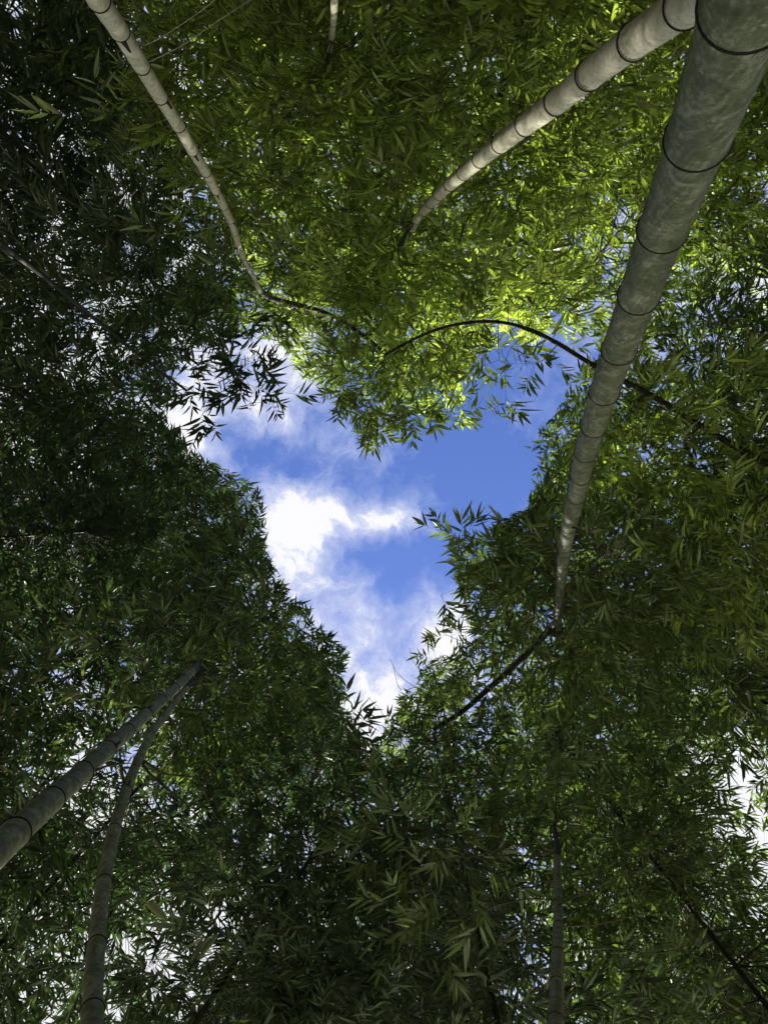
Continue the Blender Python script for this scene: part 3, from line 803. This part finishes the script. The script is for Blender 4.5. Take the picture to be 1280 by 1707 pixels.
def groove_mesh():
    # tapering dark strip for the groove above a node, its shadow put into the colour, follows the stem's curve (unit radius, z along the stem)
    V, Q = [], []
    zs = [0.1, .8, 2.0, 3.2, 4.2, 4.8]; hw = [.30, .26, .17, .15, .17, .06]
    for z, w in zip(zs, hw):
        for a in (-w, -w * .5, 0, w * .5, w):
            rr = 1.012 + (.03 if abs(a) < w * .6 else 0)
            V.append((rr * math.cos(a), rr * math.sin(a), z))
    for i in range(len(zs) - 1):
        for k_ in range(4):
            a = i * 5 + k_
            Q.append((a, a + 1, a + 6, a + 5))
    return mesh_from('groove_shadow', V, np.array(Q).ravel(), np.full(len(Q), 4), GROOVE, True)
GROOVEM = groove_mesh()
BLOOMM = bloom_mesh()

sheath_count = 0
for pi, P in enumerate(PLANTS):
    base = P['base']
    root = bpy.data.objects.new('bamboo', None)
    root.empty_display_size = .3
    COL.objects.link(root)
    root.location = base
    root['label'] = P['label']; root['category'] = 'bamboo'; root['group'] = 'bamboos standing around the clearing'
    pts = P['pts'] - base
    # culm: internodes slightly narrower in their middle, a shoulder under each node
    fine = []; rads = []
    path = catmull(pts, 6)
    nodes_n = P['nlow'] + P['nn']
    for i in range(len(path)):
        s = i / 6.0
        q = min(int(s), len(P['rad']) - 2); fr = s - q
        r = P['rad'][q] * (1 - fr) + P['rad'][q + 1] * fr
        f2 = fr if s < nodes_n - 1 + len(P['tip']) else 0
        bulge = 1 + .035 * math.exp(-(min(fr, 1 - fr) / .06) ** 2) + .02 * (abs(fr - .5) * 2) ** 4
        if 0 < fr < .2:
            bulge -= .03
        rads.append(r * bulge)
    rads = np.array(rads)
    cut = (nodes_n - 1) * 6
    if P['key'] in 'AC':
        rads[cut:] = np.maximum(rads[cut:], .034)
    V, q = tube(path[cut:], rads[cut:], 12)
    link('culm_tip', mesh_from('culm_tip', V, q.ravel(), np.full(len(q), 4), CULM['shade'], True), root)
    V, q = tube(path[:cut + 1], rads[:cut + 1], P['sides'])
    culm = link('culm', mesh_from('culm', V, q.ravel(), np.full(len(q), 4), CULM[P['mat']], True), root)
    tg, a, b_ = frames(path)
    for k_ in range(1, len(pts) - 1):
        i = k_ * 6
        o = bpy.data.objects.new('node_ring', RINGM)
        COL.objects.link(o); o.parent = culm
        zax = Vector(tg[i]); xa = Vector(a[i]); ya = zax.cross(xa)
        R3 = Matrix((xa, ya, zax)).transposed().to_4x4() @ Matrix.Rotation(random.uniform(-.05, .05), 4, 'X') @ Matrix.Rotation(random.uniform(-.05, .05), 4, 'Y')
        r = float(rads[i])
        thick = {'A': .055, 'B': .034, 'C': .036}.get(P['key'], .05) / .10 * random.uniform(.75, 1.25)
        rx = r * (1.0 if P['key'] == 'C' else 1.03)
        S = Matrix.Diagonal((rx, rx, r * (thick + .05), 1))
        o.matrix_local = Matrix.Translation(Vector(path[i])) @ R3 @ S
        if P['key'] in 'AB' and k_ < P['nlow'] + P['nn'] - 1:
            o = bpy.data.objects.new('powdery_band', BLOOMM)
            COL.objects.link(o); o.parent = culm
            o.matrix_local = Matrix.Translation(Vector(path[i])) @ R3 @ Matrix.Rotation(random.uniform(0, 6.28), 4, 'Z') @ Matrix.Diagonal((r, r, r * random.uniform(.5, 1.1), 1))
    if P['key'] in ('A', 'D', 'E'):
        for k_ in {'A': (1, 3, 5, 7, 9, 11), 'D': (4, 6), 'E': (5,)}[P['key']]:
            i = (P['nlow'] + k_) * 6
            o = bpy.data.objects.new('groove_shadow', GROOVEM)
            COL.objects.link(o); o.parent = culm
            zax = Vector(tg[i])
            # faces the camera's side, a little off
            tocam = Vector((-path[i][0] - base[0], -path[i][1] - base[1], CAM_H - path[i][2]))
            tocam -= zax * tocam.dot(zax); tocam.normalize()
            xa = Quaternion(zax, (-.45, .3, .25, -.5, .4, .1)[k_ % 6]) @ tocam
            ya = zax.cross(xa)
            r = float(rads[i])
            R3 = Matrix((xa, ya, zax)).transposed().to_4x4()
            o.matrix_local = Matrix.Translation(Vector(path[i])) @ R3 @ Matrix.Diagonal((r, r, r * (1.0 if k_ == 1 else .55), 1))
    # ---- leaves of this plant
    li = np.where(Lpl == pi)[0]
    brs = [bi for bi, bb in enumerate(BR) if bb['p'] == pi]
    inview = (mx > -20) & (mx < 1300) & (my > -20) & (my < 1727)
    size = np.zeros(len(BR)); cnt = np.zeros(len(BR), int)
    if len(li):
        np.add.at(cnt, Lbr[li], 1)
    vis_cnt = np.zeros(len(BR)); zsum = np.zeros(len(BR))
    lv = li[inview[li]]
    np.add.at(vis_cnt, Lbr[lv], 1); np.add.at(zsum, Lbr[lv], mz[lv])
    cand = sorted((bi for bi in brs if vis_cnt[bi] > .6 * max(cnt[bi], 1) and cnt[bi] > 3), key=lambda bi: (zsum[bi] / vis_cnt[bi]))
    single = set(bi for bi in brs if BR[bi].get('own'))
    tot = sum(cnt[bi] for bi in single)
    for bi in cand:
        if bi in single: continue
        if tot + cnt[bi] > 300: continue
        single.add(bi); tot += cnt[bi]
    # too many leaves on the branches seen singly: keep the largest 300 as objects
    leafobj = [i for i in li if Lbr[i] in single]
    if len(leafobj) > 300:
        leafobj.sort(key=lambda i: -Ll[i] / mz[i]); leafobj = leafobj[:300]
    lset = np.zeros(len(Lp), bool); lset[leafobj] = True
    bobj = {}
    rest_t = []
    sp_by = {}
    for si in np.where(np.isin(S_br, brs))[0]:
        sp_by.setdefault(int(S_br[si]), []).append(si)
    for bi in brs:
        bb = BR[bi]
        tb = []
        L = bb['L']; r0 = bb.get('r0', .0035 + .0018 * min(L, 3))
        pth = bb['path'] - base
        if bb['tube']:
            tb.append(tube(pth, np.linspace(r0, max(r0 * .35, .0015), len(pth)), 5 if bb.get('own') else 3))
        for si in sp_by.get(bi, ()):
            e0 = S_pos[si]; e2 = e0 + S_dir[si] * tw_len[si] - up * tw_len[si] ** 2 * 1.1
            e1 = e0 + S_dir[si] * tw_len[si] * .5 - up * (tw_len[si] * .5) ** 2 * 1.1
            # twig starts on the branch itself
            j = np.argmin(((bb['path'] - e0) ** 2).sum(1))
            sp = np.array([bb['path'][j] if bb['tube'] else e0 - S_dir[si] * .05, e1, e2]) - base
            tb.append(tube(sp, np.array([.0022, .0016, .001]), 3))
        if not tb: continue
        if bi in single:
            bobj[bi] = link('branch', tubes_mesh('branch', tb, BRANCHP if bb.get('pale') else BRANCH), root)
        else:
            rest_t += tb
    if rest_t:
        link('twigs', tubes_mesh('twigs', rest_t, BRANCH), root, kind='stuff')
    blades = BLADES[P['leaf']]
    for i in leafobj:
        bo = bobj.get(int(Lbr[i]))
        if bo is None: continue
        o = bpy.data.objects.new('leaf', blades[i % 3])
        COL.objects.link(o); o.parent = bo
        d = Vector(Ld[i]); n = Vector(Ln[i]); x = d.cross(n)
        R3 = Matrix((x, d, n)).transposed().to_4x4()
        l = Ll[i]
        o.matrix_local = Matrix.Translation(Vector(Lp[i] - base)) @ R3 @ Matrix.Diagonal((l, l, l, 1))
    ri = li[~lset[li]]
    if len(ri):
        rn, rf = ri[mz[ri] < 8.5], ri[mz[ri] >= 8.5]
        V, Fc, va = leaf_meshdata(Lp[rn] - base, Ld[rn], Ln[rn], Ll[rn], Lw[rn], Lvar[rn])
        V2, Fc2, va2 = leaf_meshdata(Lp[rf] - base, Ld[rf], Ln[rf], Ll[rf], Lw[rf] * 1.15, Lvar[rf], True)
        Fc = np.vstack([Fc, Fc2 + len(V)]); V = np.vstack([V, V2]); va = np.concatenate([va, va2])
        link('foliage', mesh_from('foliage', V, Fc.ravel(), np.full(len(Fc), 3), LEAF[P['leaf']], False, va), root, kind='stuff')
    print(P['label'][:30], 'leaves', len(li), 'single', len(leafobj), 'branches', len(brs))

# ------------------------------------------------------------------ rest of the grove, unseen, added to block low sky light
NT = 9000
tr = 2.0 * np.sqrt(rng.random(NT)); ta = rng.random(NT) * 2 * math.pi
tp_ = np.stack([tr * np.cos(ta), tr * np.sin(ta), 1.0 + 10.5 * rng.random(NT) ** .8], 1)
td = rng.normal(size=(NT, 3)) * np.array([1, 1, .5]); td[:, 2] -= .3; td /= np.linalg.norm(td, axis=1)[:, None]
tn = np.cross(td, rng.normal(size=(NT, 3))); tn /= np.linalg.norm(tn, axis=1)[:, None]
tl = rng.uniform(.45, .75, NT)
V, Fc, va = leaf_meshdata(tp_, td, tn, tl, tl * .16, rng.random(NT))
THICK = mesh_from('thicket', V, Fc.ravel(), np.full(len(Fc), 3), LEAF[0], False, va)
for i in range(22):
    a = math.radians(-90 + 38 + i * (284 / 21))
    r = 11.5 + 1.2 * math.sin(i * 2.3)
    o = link('thicket_light_blocker', THICK, kind='stuff', label='unseen bamboo thicket added to block low sky light')
    o.location = (r * math.cos(a), r * math.sin(a), 0)
    o.rotation_euler = (0, 0, i * 1.7)
